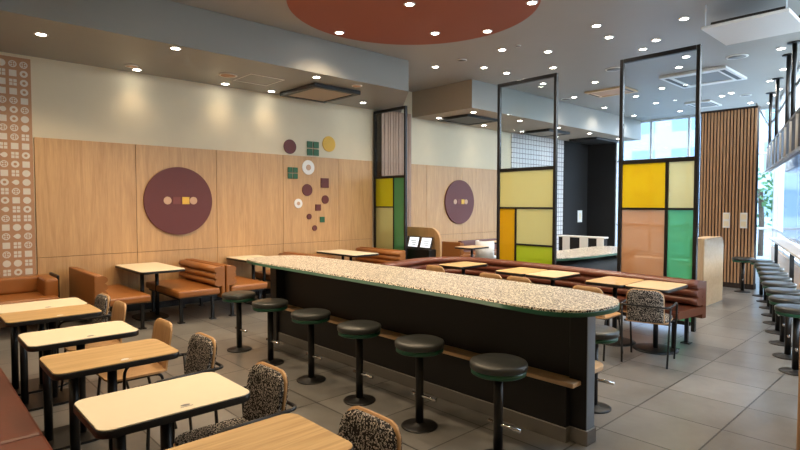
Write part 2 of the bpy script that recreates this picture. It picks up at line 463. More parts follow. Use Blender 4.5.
# glazed walls -----------------------------------------------------------
def glazing(name, A, B, z0, z1, n, trans, gm='glass', fr=.06):
    A = Vector((A[0], A[1], 0)); B = Vector((B[0], B[1], 0)); L = (B-A).length
    ang = math.atan2(B.y-A.y, B.x-A.x)
    root = bpy.data.objects.new(name, None); COL.objects.link(root); root['kind'] = 'structure'
    root.location = A; root.rotation_euler = (0, 0, ang)
    f = BM()
    for k in range(n+1):
        x = L*k/n; box(f, x-fr/2, x+fr/2, -.06, .06, z0, z1, .004, 1)
    for z in [z0+fr/2]+trans+[z1-fr/2]: box(f, 0, L, -.05, .05, z-fr/2, z+fr/2, .004, 1)
    obj('frame', f, 'alu', root)
    g = BM(); box(g, 0, L, -.006, .006, z0, z1); obj('glass', g, gm, root)
    return root
X_SOLID = 4.6; y_solid = yl+(X_SOLID-XL)*WD.y/WD.x
glazing('window_1', (X_SOLID, y_solid), (XR, yr), .55, H_CEIL, 9, [1.0, 3.15])
b = BM(); box(b, 0, math.hypot(X_SOLID-XL, y_solid-yl), -.12, 0, -.12, H_CEIL+.12); o = struct('wall_right', b, 'cream_wall'); o.location = (XL, yl, 0); o.rotation_euler = (0, 0, math.atan2(WD.y, WD.x))
glazing('window_2', (XR, yr), (XR, 7.86), .05, H_CEIL, 4, [1.0, 3.0], 'sunglass')
# low wall under the long window
b = BM(); L_ = math.hypot(XR-X_SOLID, yr-y_solid); box(b, .01, L_, -.08, .08, -.1, .55)
o = struct('wall_window_sill', b, 'oak_pale'); o.location = (X_SOLID, y_solid, 0); o.rotation_euler = (0, 0, math.atan2(WD.y, WD.x))
# grey track along the window head
b = BM(); tube(b, [(*wl(-2, .25), 3.55), (*wl(9.6, .25), 3.55)], .022); tube(b, [(*wl(9.6, .25), 3.55), (12.0, 2.9, 3.55)], .018)
struct('trim_1', b, 'grille')
# roller screens
for k, (s0, s1) in enumerate([(-1.0, 2.4), (2.45, 4.9), (4.95, 7.25)]):
    nm = ['nearest the camera', 'in the middle of the row', 'farthest along the window'][k]
    t = thing('roller_blind', 'pale blue roller screen lowered over the long window, '+nm, 'blind', (*wl(s0, .12), 0), math.atan2(WD.y, WD.x))
    w = s1-s0
    b = BM(); box(b, 0, w, -.0015, .0015, .99, 3.05); obj('fabric', b, 'blind', t)
    b = BM(); tube(b, [(0, 0, .985), (w, 0, .985)], .012); obj('bottom_bar', b, 'alu', t)
    b = BM(); tube(b, [(0, 0, 3.06), (w, 0, 3.06)], .04, 12); obj('roller', b, 'alu', t)

# ------------------------------------------------------------------ ceiling fittings
b = prism(BM(), circ(4.93, 5.02, 1.60, 72), H_CEIL-.03, H_CEIL+.01)
tag(obj('ceiling_disc', b, 'terracotta'), 'large round terracotta disc set in the ceiling above the bar', 'ceiling disc')

def lamp_proto():
    t = thing('downlight', '', 'downlight')
    b = BM(); lathe(b, [(.052, -.001), (.075, -.001), (.075, -.006), (.066, -.011), (.052, -.008)]); obj('ring', b, 'white', t)
    b = BM(); lathe(b, [(0, -.0075), (.053, -.0075), (.053, -.003), (0, -.003)]); obj('lens', b, 'lamp', t)
    return t
LP = lamp_proto(); first_lamp = [True]
def lamp(x, y, z, label, group, power, col=(1, .80, .58), size=2.3, blend=.7):
    if first_lamp[0]:
        o = LP; o.location = (x, y, z); o['label'] = label; o['group'] = group; first_lamp[0] = False
    else: o = dup(LP, (x, y, z), 0, label, group)
    l = bpy.data.lights.new('downlight_beam', 'SPOT'); l.energy = power; l.color = col; l.spot_size = size; l.spot_blend = blend; l.shadow_soft_size = .06
    lo = bpy.data.objects.new('downlight_beam', l); COL.objects.link(lo); lo.location = (x, y, z-.03)
    return o

WARM = (1, .76, .50); MID = (1, .88, .74)
PW = 62
rowW = sorted([(2.68, 8.62), (4.07, 8.62), (4.93, 8.62), (6.809, 8.35), (7.72, 8.3), (1.3, 8.5)])
rowF = [(1.305, 7.611), (2.684, 7.104), (4.915, 7.188)]
for i, (x, y) in enumerate([p for p in rowW if p[0] > 1.5]):
    lamp(x, y, 3.66, 'recessed round downlight close to the cream wall, %s from the left in its row' % ordw(i+1), 'downlights in the lowered ceiling', 11, WARM, 1.75, 1.)
for i, (x, y) in enumerate(rowF):
    lamp(x, y, 3.66, 'recessed round downlight near the fascia edge of the lowered ceiling, %s from the left' % ordw(i+1), 'downlights in the lowered ceiling', PW, WARM)
disc = [(4.821, 6.46), (4.792, 4.945), (5.872, 5.519), (6.36, 4.933), (5.876, 3.862)]
for i, (x, y) in enumerate(sorted(disc, key=lambda p: (p[1]-p[0]), reverse=True)):
    lamp(x, y, H_CEIL-.03, 'recessed round downlight inside the terracotta ceiling disc, %s from the left' % ordw(i+1), 'downlights in the terracotta disc', PW, WARM)
main = [(7.381, 6.93), (7.375, 5.415), (8.032, 4.959), (8.092, 6.349), (8.749, 6.313), (10.07, 6.329), (9.034, 5.468), (7.379, 3.774), (8.022, 3.898), (7.982, 2.811), (8.701, 3.468), (9.046, 3.812), (10.741, 5.509), (11.872, 6.613), (13.745, 6.774), (10.046, 3.493), (10.715, 3.845), (12.37, 4.783), (14.086, 5.586), (15.773, 5.61), (15.603, 6.798), (12.832, 5.552), (14.30, 4.16), (14.05, 3.90), (15.752, 3.936), (10.664, 2.25), (12.32, 2.55), (13.27, 2.98), (14.378, 3.05), (15.074, 3.25), (16.189, 3.618)]
main.sort(key=lambda p: math.atan2(p[1], p[0]), reverse=True)
for i, (x, y) in enumerate(main):
    near = x < 9.2
    lamp(x, y, H_CEIL, 'recessed round downlight in the main grey ceiling, %s counting across the photo from the left' % ordw(i+1), 'downlights in the main ceiling', 40 if near else 26, MID)
far = [(9.08, 7.4), (9.13, 8.45), (10.784, 8.45), (10.796, 7.4), (12.443, 8.45), (12.507, 7.4), (14.185, 8.45), (14.166, 7.4), (15.886, 8.45), (15.93, 7.4)]
far.sort(key=lambda p: p[0])
for i, (x, y) in enumerate(far):
    lamp(x, y, 3.62, 'recessed round downlight in the far lowered ceiling, %s along its length from the near end' % ordw(i+1), 'downlights in the far lowered ceiling', 12, MID, 1.75, 1.)
# lamps over the near tables, just above the picture
for i, (x, y) in enumerate([(1.0, 1.9), (1.0, 3.5), (1.0, 5.1), (2.6, 2.6), (2.6, 4.3), (2.6, 5.8), (4.6, 1.4), (6.3, 1.9)]):
    lamp(x, y, H_CEIL, 'recessed round downlight above the near dining area, %s of the near ones' % ordw(i+1), 'downlights over the near tables', 72, WARM)

# square cassette frames
def cassette(name, label, x0, x1, y0, y1, z, drop, frame, face, slots=True):
    fw = .20 if slots and x1-x0 > 1 else .09
    t = thing(name, label, 'ceiling vent', ((x0+x1)/2, (y0+y1)/2, z))
    w, d = (x1-x0)/2, (y1-y0)/2
    b = BM()
    for q in ((-w, w, -d, -d+fw), (-w, w, d-fw, d), (-w, -w+fw, -d+fw, d-fw), (w-fw, w, -d+fw, d-fw)): box(b, *q, -drop, -.001, .006, 1)
    obj('frame', b, frame, t)
    b = BM(); box(b, -w+fw, w-fw, -d+fw, d-fw, -drop+.012, -.001)
    obj('grille', b, face, t)
    if slots:
        for q in ((-w+.14, w-.14, -d+fw*.3, -d+fw*.72), (-w+.14, w-.14, d-fw*.72, d-fw*.3)):
            b = BM(); box(b, *q, -drop-.004, -drop+.002); obj('air_slot', b, 'darkgrille', t)
    return t
cassette('ceiling_cassette', 'dark framed square ceiling unit with taupe face in the near lowered ceiling', 5.10, 6.08, 7.52, 8.62, 3.66, .07, 'black', 'soffit', False)
cassette('ceiling_cassette', 'dark square ceiling unit in the far lowered ceiling, nearest the slot', 9.15, 10.25, 7.62, 8.5, 3.62, .06, 'black', 'darkgrille', False)
cassette('ceiling_cassette', 'dark framed pale faced ceiling unit seen through the middle partition', 12.45, 13.5, 7.62, 8.5, 3.62, .07, 'black', 'soffit', False)
cassette('ceiling_cassette', 'dark square ceiling unit in the lowered ceiling by the black wall', 15.0, 16.4, 7.62, 8.5, 3.62, .07, 'black', 'darkgrille', False)
cassette('ceiling_cassette', 'large white air conditioning cassette with a grey grille in the main ceiling', 11.2, 12.55, 3.2, 4.4, H_CEIL, .05, 'white', 'grille')
cassette('ceiling_cassette', 'cream air conditioning cassette behind the upper middle glass', 11.5, 12.25, 5.25, 6.15, H_CEIL, .04, 'oak_pale', 'tanwood')
cassette('ceiling_cassette', 'small white cassette far off near the end windows', 14.6, 15.5, 4.5, 5.1, H_CEIL, .04, 'white', 'grille')
# access hatch outline
b = BM()
for q in ((4.05, 4.65, 7.70, 7.715), (4.05, 4.65, 8.285, 8.30), (4.05, 4.065, 7.715, 8.285), (4.635, 4.65, 7.715, 8.285)): box(b, *q, 3.654, 3.665)
tag(obj('access_hatch', b, 'white'), 'thin pale square outline of a ceiling hatch beside the dark unit', 'hatch')
# round ceiling speakers and sensors
for x, y, z, r, lb in ((3.832, 8.02, 3.66, .14, 'round flat ceiling speaker left of the hatch outline'), (5.765, 7.229, 3.66, .09, 'round sensor on the lowered ceiling beside the fascia'),
                       (2.557, 8.45, 3.66, .09, 'small dome camera on the lowered ceiling close to the wall'), (7.39, 6.289, H_CEIL, .09, 'round white detector on the main ceiling above the middle of the bar'),
                       (7.378, 5.104, H_CEIL, .05, 'small white sprinkler rose right of the terracotta disc'), (11.955, 6.871, H_CEIL, .12, 'round speaker beside the far fascia'),
                       (10.69, 2.89, H_CEIL, .17, 'round white speaker below the hanging white panel'), (9.976, 4.74, H_CEIL, .16, 'round grey speaker left of the right partition top'),
                       (14.6, 3.75, H_CEIL, .12, 'round white detector above the slatted column')):
    t = thing('ceiling_speaker', lb, 'ceiling fitting', (x, y, z))
    b = BM(); lathe(b, [(r*.8, -.001), (r, -.001), (r, -.010), (r*.86, -.016), (r*.8, -.012)]); obj('rim', b, 'white', t)
    b = BM(); lathe(b, [(0, -.013), (r*.81, -.013), (r*.81, -.002), (0, -.002)]); obj('face', b, 'tanwood' if z < 4 else 'grille', t)
# hanging white panel
t = thing('ceiling_baffle', 'square white panel hung just below the ceiling near the window', 'ceiling panel', (8.1, 2.0, 3.9))
b = BM(); box(b, -.5, .5, -.47, .47, -.02, .02, .008, 1); obj('board', b, 'white', t)
b = BM(); box(b, -.36, .36, -.40, .40, .02, .09); obj('housing', b, 'darkgrille', t)
for sx in (-1, 1):
    for sy in (-1, 1):
        b = BM(); tube(b, [(sx*.46, sy*.43, .02), (sx*.46, sy*.43, .298)], .008); obj('hanger', b, 'alu', t)

# ------------------------------------------------------------------ wall decoration
def ydisc(r, y0, y1, n=40, bev=.004):
    b = prism(BM(), circ(0, 0, r, n), y0, y1, bev, 1); return mv(b, Matrix.Rotation(PI/2, 4, 'X'))
def wall_plaque(x, label):
    t = thing('wall_plaque', label, 'wall plaque', (x, YB-.028, 1.70))
    obj('board', ydisc(.545, 0, .035, 64, .006), 'maroon', t)
    for dx, kind, m in ((-.19, 'c', 'tanwood'), (-.045, 's', 'maroon2'), (.10, 's', 'yellow'), (.225, 'c', 'tanwood')):
        if kind == 'c': b = ydisc(.062, .035, .043, 24, .002)
        else:
            b = BM(); box(b, -.058, .058, -.043, -.035, -.058, .058, .002, 1)
        o = obj('emblem', b, m, t); o.location = (dx, 0, .005)
    return t
wall_plaque(3.345, 'large round maroon board with four small emblems on the oak wall above the booths')
wall_plaque(10.28, 'round maroon board with four emblems seen between the two glass partitions')
decor = [('c', 5.437, 2.729, .27, 'maroon', 'large maroon circle high on the cream wall'), ('f', 5.951, 2.728, .28, 'dgreen', 'larger green four square motif on the cream wall'),
         ('c', 6.331, 2.844, .31, 'yellow', 'mustard yellow circle on the cream wall'), ('r', 5.822, 2.354, .28, 'white', 'larger white ring with a tan centre at the panel top'),
         ('f', 5.476, 2.234, .22, 'dgreen', 'smaller green four square motif left of the larger white ring'), ('q', 6.206, 2.066, .19, 'maroon', 'larger maroon square on the oak wall'),
         ('c', 5.796, 1.92, .23, 'maroon', 'maroon circle below the larger white ring'), ('c', 6.215, 1.739, .17, 'maroon', 'maroon circle below the larger maroon square'),
         ('r', 5.592, 1.66, .18, 'white', 'smaller white ring with a tan centre'), ('q', 6.048, 1.581, .125, 'maroon', 'smaller maroon square between two circles'),
         ('c', 5.837, 1.408, .11, 'maroon', 'small maroon circle left of the tiny green square'), ('q', 6.141, 1.344, .11, 'dgreen', 'tiny green square low on the oak wall'),
         ('c', 5.963, 1.181, .11, 'maroon', 'lowest small maroon circle above the booth')]
for k, x, z, w, m, lb in decor:
    yb = YB-(.0 if z > 2.6 else .028)-.001
    if k == 'c':
        o = obj('wall_circle', ydisc(w/2, 0, .02, 32), m); o.location = (x, yb, z); tag(o, lb, 'wall decoration', 'geometric wall motifs')
    elif k == 'q':
        b = BM(); box(b, -w/2, w/2, -.02, 0, -w/2, w/2, .003, 1); o = obj('wall_square', b, m); o.location = (x, yb, z); tag(o, lb, 'wall decoration', 'geometric wall motifs')
    elif k == 'f':
        b = BM(); h = w*.225
        for i in (-1, 1):
            for j in (-1, 1): box(b, i*w*.26-h, i*w*.26+h, -.02, -.004, j*w*.26-h, j*w*.26+h, .003, 1)
        box(b, -w*.4, w*.4, -.006, 0, -w*.4, w*.4, 0, 1, 1)
        o = obj('wall_square', b, [m, 'tanwood']); o.location = (x, yb, z); tag(o, lb, 'wall decoration', 'geometric wall motifs')
    else:
        t = thing('wall_ring', lb, 'wall decoration', (x, yb, z), 0, 'geometric wall motifs')
        obj('ring', ydisc(w/2, 0, .018, 32), 'white', t); obj('centre', ydisc(w*.2, .018, .024, 24, .002), 'tanwood', t)

# ------------------------------------------------------------------ booth benches
def make_booth(label, w=1.34):
    """faces local +X, back at x=0, runs along Y from 0 to -w .. centred"""
    t = thing('booth_bench', label, 'bench', group=None)
    b = BM(); box(b, .02, .62, -w/2, w/2, .36, .46, .03, 3); obj('seat', b, 'tan', t)
    b = BM(); box(b, -.05, .0, -w/2, w/2, .30, .77, .015, 2); obj('back_panel', b, 'tan', t)
    for z in (.525, .615, .705):
        b = BM()
        pr = [(.0+.075*math.cos(a)*1.0, .052*math.sin(a)) for a in [PI*2*k/16 for k in range(16)]]
        sweep(b, [(0.03, -w/2), (0.03, w/2)], [(-o, z+zz) for o, zz in pr]); obj('roll', b, 'tan', t)
    b = BM(); box(b, .05, .58, -w/2+.05, w/2-.05, .33, .362); obj('seat_frame', b, 'black', t)
    for x in (.09, .54):
        for y in (-w/2+.12, w/2-.12):
            b = BM(); box(b, x-.02, x+.02, y-.02, y+.02, 0, .335, .003, 1); box(b, x-.04, x+.04, y-.04, y+.04, 0, .012); obj('leg', b, 'black', t)
    return t
BY = 8.02
G = 'tan leather booth benches along the wall'
B1 = make_booth('tan booth bench left of the first wall table, its smooth back towards the patterned wall'); B1.location = (1.80, BY+.02, 0); B1['group'] = G
for x, rz, lb in ((3.38, PI, 'tan booth bench with rolled back right of the first wall table'), (3.50, 0, 'tan booth bench back to back behind the first rolled one, left of the second table'),
                  (5.18, PI, 'tan booth bench just right of the second wall table, mostly behind the bar top'), (5.30, 0, 'tan booth bench left of the third wall table, hidden behind the bar top'),
                  (6.98, PI, 'tan booth bench with rolled back in front of the left glass partition')):
    dup(B1, (x, BY, 0), rz, lb, G)
B7 = make_booth('low brown bench back seen beyond the round arch between the partitions', .76); B7.location = (9.45, 8.42, 0); B7['group'] = G
# corner seat at the far left
t = thing('corner_seat', 'low tan leather corner seat with one padded arm against the patterned wall', 'bench', (.93, 8.4, 0))
b = BM(); box(b, -.7, .58, -.38, .36, .36, .46, .03, 3); obj('seat', b, 'tan', t)
b = BM(); box(b, -.7, .50, .26, .40, .46, .68, .035, 3); obj('backrest', b, 'tan', t)
b = BM(); box(b, .44, .60, -.22, .40, .42, .68, .035, 3); obj('arm', b, 'tan', t)
for x in (-.6, .55):
    for y in (-.3, .3):
        b = BM(); box(b, x-.02, x+.02, y-.02, y+.02, 0, .37, .003, 1); obj('leg', b, 'black', t)
b = BM(); box(b, .60, .63, -.10, .38, 0, .70, .004, 1); obj('end_frame', b, 'black', t)
# long bench beside the camera
t = thing('long_bench', 'long russet leather bench in the near left corner of the picture', 'bench', (0, 0, 0))
for y0, y1 in ((.6, 3.30), (3.32, 6.5)):
    b = BM(); box(b, -.02, .535, y0, y1, .35, .45, .02, 3); obj('seat', b, 'rust', t)
    b = BM(); box(b, -.14, -.02, y0, y1, .38, .80, .03, 3); obj('backrest', b, 'rust', t)
b = BM(); box(b, .0, .46, .65, 6.45, 0, .35); obj('base', b, 'bar_black', t)

# ------------------------------------------------------------------ tables
def make_table(name, label, lx, ly, top, cols, base, group=None, mark=False, h=.737, topaxis=None):
    t = thing(name, label, 'table', group=group)
    b = prism(BM(), rrect(-lx/2, lx/2, -ly/2, ly/2, .05), h-.006, h, .0025, 1); obj('top_surface', b, top, t)
    b = prism(BM(), rrect(-lx/2-.004, lx/2+.004, -ly/2-.004, ly/2+.004, .054), h-.038, h-.006, .003, 1); obj('tabletop', b, 'black', t)
    for cx, cy in cols:
        b = BM(); lathe(b, [(0, .015), (.027, .015), (.027, h-.038), (0, h-.038)], cx, cy, 20); obj('column', b, 'black', t)
    for cx, cy in cols:
        b = BM(); box(b, cx-.12, cx+.12, cy-.03, cy+.03, h-.05, h-.037); obj('bracket', b, 'black', t)
    if base[0] == 'disc':
        b = BM(); lathe(b, [(0, .0), (base[1], .0), (base[1], .010), (base[1]*.8, .018), (0, .024)], n=40); obj('base_plate', b, 'black', t)
    else:
        b = prism(BM(), rrect(-base[1], base[1], -base[2], base[2], min(base[1:])*.95, 8), 0, .018, .005, 2); mv(b, Matrix.Translation((sum(c_[0] for c_ in cols)/len(cols), 0, 0))); obj('base_plate', b, 'black', t)
    if mark:
        b = BM(); y_ = -ly/2+.06
        prism(b, [(.03+.022*math.cos(a), y_+.012*math.sin(a)) for a in [2*PI*k/16 for k in range(16)]], h, h+.0006)
        box(b, .002, .058, y_-.022, y_-.017, h, h+.0006)
        obj('table_mark', b, 'grille' if top == 'offwhite' else 'white', t)
    return t
two = [(-.20, 0), (.005, 0)]; ov = ('oval', .32, .20)
G = 'small tables along the long russet bench'
TW = make_table('dining_table', 'white topped dining table second nearest the camera, in front of the speckled chairs', .67, .465, 'offwhite', two, ov, G, True)
TW.location = (.905, 2.60, 0)
TO = make_table('dining_table', 'oak topped dining table cut off by the bottom edge of the photo', .67, .465, 'oak_top', two, ov, G, True)
TO.location = (.915, 1.80, 0)
dup(TO, (.93, 3.57, 0), 0, 'oak topped dining table between the two white ones along the russet bench', G)
dup(TW, (.93, 4.34, 0), 0, 'white topped dining table behind the middle oak one', G)
dup(TO, (.93, 5.29, 0), 0, 'oak topped table pushed against a white one at the far left', G)
dup(TW, (.93, 5.77, 0), 0, 'white topped table behind the far left oak one it touches', G)
G = 'white tables between the booth benches'
W1 = make_table('booth_table', 'white topped booth table between the two leftmost tan booth benches', .60, 1.2, 'offwhite', [(-.11, -.02), (.11, .02)], ('oval', .22, .30), G)
W1.location = (2.67, 8.20, 0)
dup(W1, (4.42, 8.20, 0), 0, 'white topped booth table just beyond the far end of the bar', G)
dup(W1, (6.22, 8.12, 0), 0, 'white topped booth table below the geometric wall motifs', G)
G = 'tables in front of the long curved banquette'
one = [(0, 0)]
R1 = make_table('banquette_table', 'oak topped square table beyond the speckled armchair, left half of the right pair', .64, .46, 'oak_top', one, ('disc', .24), G)
R1.location = (6.26, 2.92, 0)
R2 = make_table('banquette_table', 'pale oak topped square table right in front of the speckled armchair behind the bar end', .64, .46, 'oak_pale', one, ('disc', .24), G)
R2.location = (6.26, 2.44, 0)
dup(R1, (6.28, 4.25, 0), 0, 'oak topped square table, left half of the middle pair before the banquette', G)
dup(R2, (6.28, 3.77, 0), 0, 'pale oak topped square table, right half of the middle pair before the banquette', G)
dup(R1, (6.28, 5.30, 0), 0, 'single oak topped table near the curved corner of the banquette', G)
G = 'far tables by the oak wall'
dup(R2, (9.0, 7.36, 0), 0, 'pale topped far table nearest the brown bench back, seen between the partitions', G)
dup(R2, (10.75, 7.97, 0), 0, 'pale topped far table beside the left post of the middle partition', G)

# ------------------------------------------------------------------ chairs (front is +X)
def rr_yz(w, z0, z1, r):
    return rrect(-w/2, w/2, z0, z1, r, 6)
def back_shell(x_at, w, z0, z1, th, off, r=.08):
    """curved rounded panel: x = x_at + lean*(z) + curvature"""
    pts = rr_yz(w, z0, z1, r); b = BM()
    # grid fill: build as prism then bend, with several columns
    nx, nz = 10, 8; vs = {}
    def inside(y, z):   # clamp to the rounded outline
        for sy in (-1, 1):
            cz = z1-r; cy = sy*(w/2-r)
            if z > cz and sy*y > w/2-r:
                d = math.hypot(y-cy, z-cz)
                if d > r: y = cy+(y-cy)*r/d; z = cz+(z-cz)*r/d
        return y, z
    for s in (0, 1):
        for i in range(nx+1):
            for j in range(nz+1):
                y = -w/2+w*i/nx; z = z0+(z1-z0)*j/nz
                y, z = inside(y, z)
                x = x_at-.16*(z-z0)+.35*y*y+off+s*th
                vs[s, i, j] = b.verts.new((x, y, z))
    for s in (0, 1):
        for i in range(nx):
            for j in range(nz):
                q = [vs[s, i, j], vs[s, i+1, j], vs[s, i+1, j+1], vs[s, i, j+1]]
                f = b.faces.new(q if s else q[::-1]); f.smooth = True
    edge = [(i, 0) for i in range(nx)]+[(nx, j) for j in range(nz)]+[(i, nz) for i in range(nx, 0, -1)]+[(0, j) for j in range(nz, 0, -1)]
    for k in range(len(edge)):
        a, c = edge[k], edge[(k+1) % len(edge)]
        b.faces.new((vs[0, a[0], a[1]], vs[0, c[0], c[1]], vs[1, c[0], c[1]], vs[1, a[0], a[1]]))
    return b
def chair_legs(t, arms):
    for sy in (-1, 1):
        if arms:
            b = BM(); tube(b, fillet([(.20, sy*.215, 0), (.18, sy*.235, .615), (-.22, sy*.235, .615)], .07), .010); obj('leg', b, 'black', t)
        else:
            b = BM(); tube(b, fillet([(.20, sy*.20, 0), (.16, sy*.17, .425), (-.10, sy*.17, .425)], .04), .010); obj('leg', b, 'black', t)
        b = BM()
        if arms: tube(b, [(-.24, sy*.215, 0), (-.20, sy*.232, .615)], .010)
        else: tube(b, fillet([(-.24, sy*.20, 0), (-.15, sy*.17, .425), (.06, sy*.17, .425)], .04), .010)
        obj('leg', b, 'black', t)
    if arms:
        b = BM(); tube(b, fillet([(-.18, -.235, .615), (-.275, -.225, .615), (-.275, .225, .615), (-.18, .235, .615)], .07), .010); obj('armrest_loop', b, 'black', t)
    b = BM()
    for x in (-.12, .12): tube(b, [(x, -.225 if arms else -.17, .42), (x, .225 if arms else .17, .42)], .009)
    obj('seat_rail', b, 'black', t)
def make_chair(label, kind):
    t = thing('armchair' if kind == 'speckle' else 'side_chair', label, 'chair')
    if kind == 'speckle':
        b = prism(BM(), rrect(-.21, .21, -.20, .20, .07), .447, .475, .01, 2); obj('seat', b, 'fabric', t)
        b = prism(BM(), rrect(-.215, .215, -.205, .205, .07), .432, .447, .003, 1); obj('seat_shell', b, 'chair_wood', t)
        obj('backrest', back_shell(-.20, .345, .47, .775, .020, .0), 'fabric', t)
        obj('back_shell', back_shell(-.20, .36, .44, .783, .010, -.011), 'chair_wood', t)
        obj('back_cover', back_shell(-.20, .345, .445, .775, .010, -.022), 'fabric', t)
    else:
        b = prism(BM(), rrect(-.21, .21, -.20, .20, .08), .435, .450, .004, 2); obj('seat', b, 'chair_wood', t)
        obj('backrest', back_shell(-.20, .36, .435, .77, .013, .0), 'chair_wood', t)
    chair_legs(t, kind == 'speckle')
    return t
G = 'chairs along the small tables by the russet bench'
CX = 1.17
CS = make_chair('black and white speckled armchair nearest the camera, at the cut-off oak table', 'speckle'); CS.location = (CX, 1.68, 0); CS.rotation_euler = (0, 0, PI); CS['group'] = G
dup(CS, (CX+.02, 2.55, 0), PI, 'black and white speckled armchair at the near white table', G)
dup(CS, (CX+.05, 3.46, 0), PI, 'black and white speckled armchair pushed in at the middle oak table', G)
dup(CS, (CX+.02, 5.70, 0), PI, 'small looking speckled armchair at the far left white table', G)
CW = make_chair('plain oak shell chair at the white table behind the middle oak one', 'wood'); CW.location = (CX+.05, 4.17, 0); CW.rotation_euler = (0, 0, PI); CW['group'] = G
dup(CW, (CX+.04, 5.22, 0), PI, 'plain oak shell chair at the far left oak table', G)
G = 'chairs facing the curved banquette'
dup(CS, (5.78, 2.32, 0), .20, 'black and white speckled armchair seen from behind beyond the rounded bar end', G)
dup(CW, (5.62, 2.82, 0), 0, 'oak shell chair left of the speckled armchair, showing over the bar end', G)
dup(CW, (5.72, 3.76, 0), 0, 'oak shell chair at the right table of the middle pair', G)
dup(CW, (5.74, 4.20, 0), 0, 'oak shell chair at the left table of the middle pair', G)
dup(CW, (5.86, 5.28, 0), 0, 'oak shell chair at the single table near the banquette corner', G)
# far pale tub chair
t = thing('tub_chair', 'pale grey tub chair between the far tables behind the partitions', 'chair', (9.95, 7.72, 0), 0)
b = BM(); prof = [(.0, .40), (.035, .40), (.04, .80), (.0, .80)]
sweep(b, [(.24*math.cos(a), .24*math.sin(a)) for a in [PI*(.5+k/14) for k in range(15)]], prof); obj('backrest', b, 'white', t)
b = prism(BM(), circ(0, 0, .235, 28), .40, .46, .015, 2); obj('seat', b, 'white', t)
for a in range(4):
    x, y = .2*math.cos(PI/4+a*PI/2), .2*math.sin(PI/4+a*PI/2)
    b = BM(); tube(b, [(x*1.1, y*1.1, 0), (x*.8, y*.8, .40)], .013); obj('leg', b, 'black', t)

# ------------------------------------------------------------------ bar counter
def smooth_loop(pts, n=6):
    out = []; m = len(pts)
    for i in range(m):
        p0, p1, p2, p3 = [Vector(pts[(i+k) % m]) for k in (-1, 0, 1, 2)]
        for k in range(n):
            t = k/n
            out.append(tuple(.5*((2*p1)+(-p0+p2)*t+(2*p0-5*p1+4*p2-p3)*t*t+(-p0+3*p1-3*p2+p3)*t**3)))
    return out
t = thing('bar_counter', 'long terrazzo topped bar with a dark green rim and black front panel', 'bar counter')
outl = [(3.10, 5.97), (2.99, 5.80), (2.955, 5.40), (2.955, 4.60), (2.955, 3.80), (2.955, 3.0), (2.945, 2.35), (2.915, 1.95), (2.94, 1.76), (3.05, 1.62), (3.25, 1.565), (3.42, 1.575), (3.58, 1.65), (3.70, 1.80), (3.77, 2.05), (3.785, 2.45), (3.785, 3.2), (3.785, 4.2), (3.785, 5.1), (3.77, 5.65), (3.64, 5.92), (3.40, 6.02)]
outl = smooth_loop(outl, 5)
b = prism(BM(), outl, .985, 1.0, .003, 1); obj('countertop', b, 'terrazzo', t)
cx_, cy_ = 3.37, 3.7
b = prism(BM(), [(cx_+(x-cx_)*1.006, cy_+(y-cy_)*1.002) for x, y in outl], .957, .985, .004, 1); obj('green_rim', b, 'green', t)
b = BM(); box(b, 3.415, 3.48, 1.88, 5.72, .0, .957); box(b, 3.335, 3.42, 1.89, 5.70, .0, .41, .003, 1); obj('front_panel', b, 'bar_black', t)
b = BM(); box(b, 3.39, 3.50, 1.765, 1.90, .0, .957, .004, 1, 0); 
for f in b.faces:
    f.material_index = 1 if f.calc_center_median().y < 1.77 else 0  # end face blue-grey, lighter than the black sides
obj('end_post', b, ['bar_black', 'greyend'], t)
b = BM(); box(b, 3.30, 3.54, 5.70, 5.84, .0, .957, .004, 1); obj('end_post', b, 'bar_black', t)
b = BM(); box(b, 3.285, 3.43, 1.81, 5.72, .408, .44, .005, 1); obj('ledge', b, 'oak_edge', t)
b = BM(); prism(b, rrect(3.47, 3.93, 1.87, 5.72, .12), .408, .44, .004, 1); obj('ledge', b, 'oak_edge', t)
b = BM(); box(b, 3.325, 3.49, 1.88, 5.71, 0, .105, .004, 1); box(b, 3.38, 3.51, 1.755, 1.91, 0, .105, .004, 1); obj('plinth', b, 'plinth', t)

# ------------------------------------------------------------------ stools
def make_stool(label, group):
    t = thing('bar_stool', label, 'stool', group=group)
    b = BM(); lathe(b, [(0, .598), (.176, .598), (.183, .603), (.185, .630), (.180, .641), (.165, .648), (.05, .647), (0, .647)], n=40); obj('cushion', b, 'seat', t)
    b = BM(); lathe(b, [(0, .564), (.168, .564), (.176, .569), (.177, .599), (0, .599)], n=40); obj('green_band', b, 'green', t)
    b = BM(); lathe(b, [(0, .555), (.10, .555), (.10, .563), (0, .563)], n=24); lathe(b, [(0, .01), (.030, .01), (.030, .556), (0, .556)], n=18); obj('column', b, 'black', t)
    b = BM(); lathe(b, [(0, 0), (.135, 0), (.135, .008), (.12, .014), (.05, .018), (.035, .03), (0, .03)], n=36); obj('base_plate', b, 'black', t)
    b = BM(); tube(b, [(0, -.17, .235), (0, .075, .235)], .012, 10); obj('foot_peg', b, 'chrome', t)
    return t
G = 'bar stools on the near side of the terrazzo bar'
names = ['nearest the camera, in front of the bar end', 'second from the right along the bar', 'third from the right along the bar', 'third from the left along the bar', 'second from the left along the bar', 'leftmost and farthest along the bar']
ys = [2.065, 2.78, 3.49, 4.21, 4.96, 5.66]
S = None
for y, nm in zip(ys, names):
    lb = 'charcoal round bar stool with green band, '+nm
    if S is None: S = make_stool(lb, G); S.location = (2.80, y, 0)
    else: dup(S, (2.80, y, 0), 0, lb, G)
G = 'bar stools on the far side of the terrazzo bar'
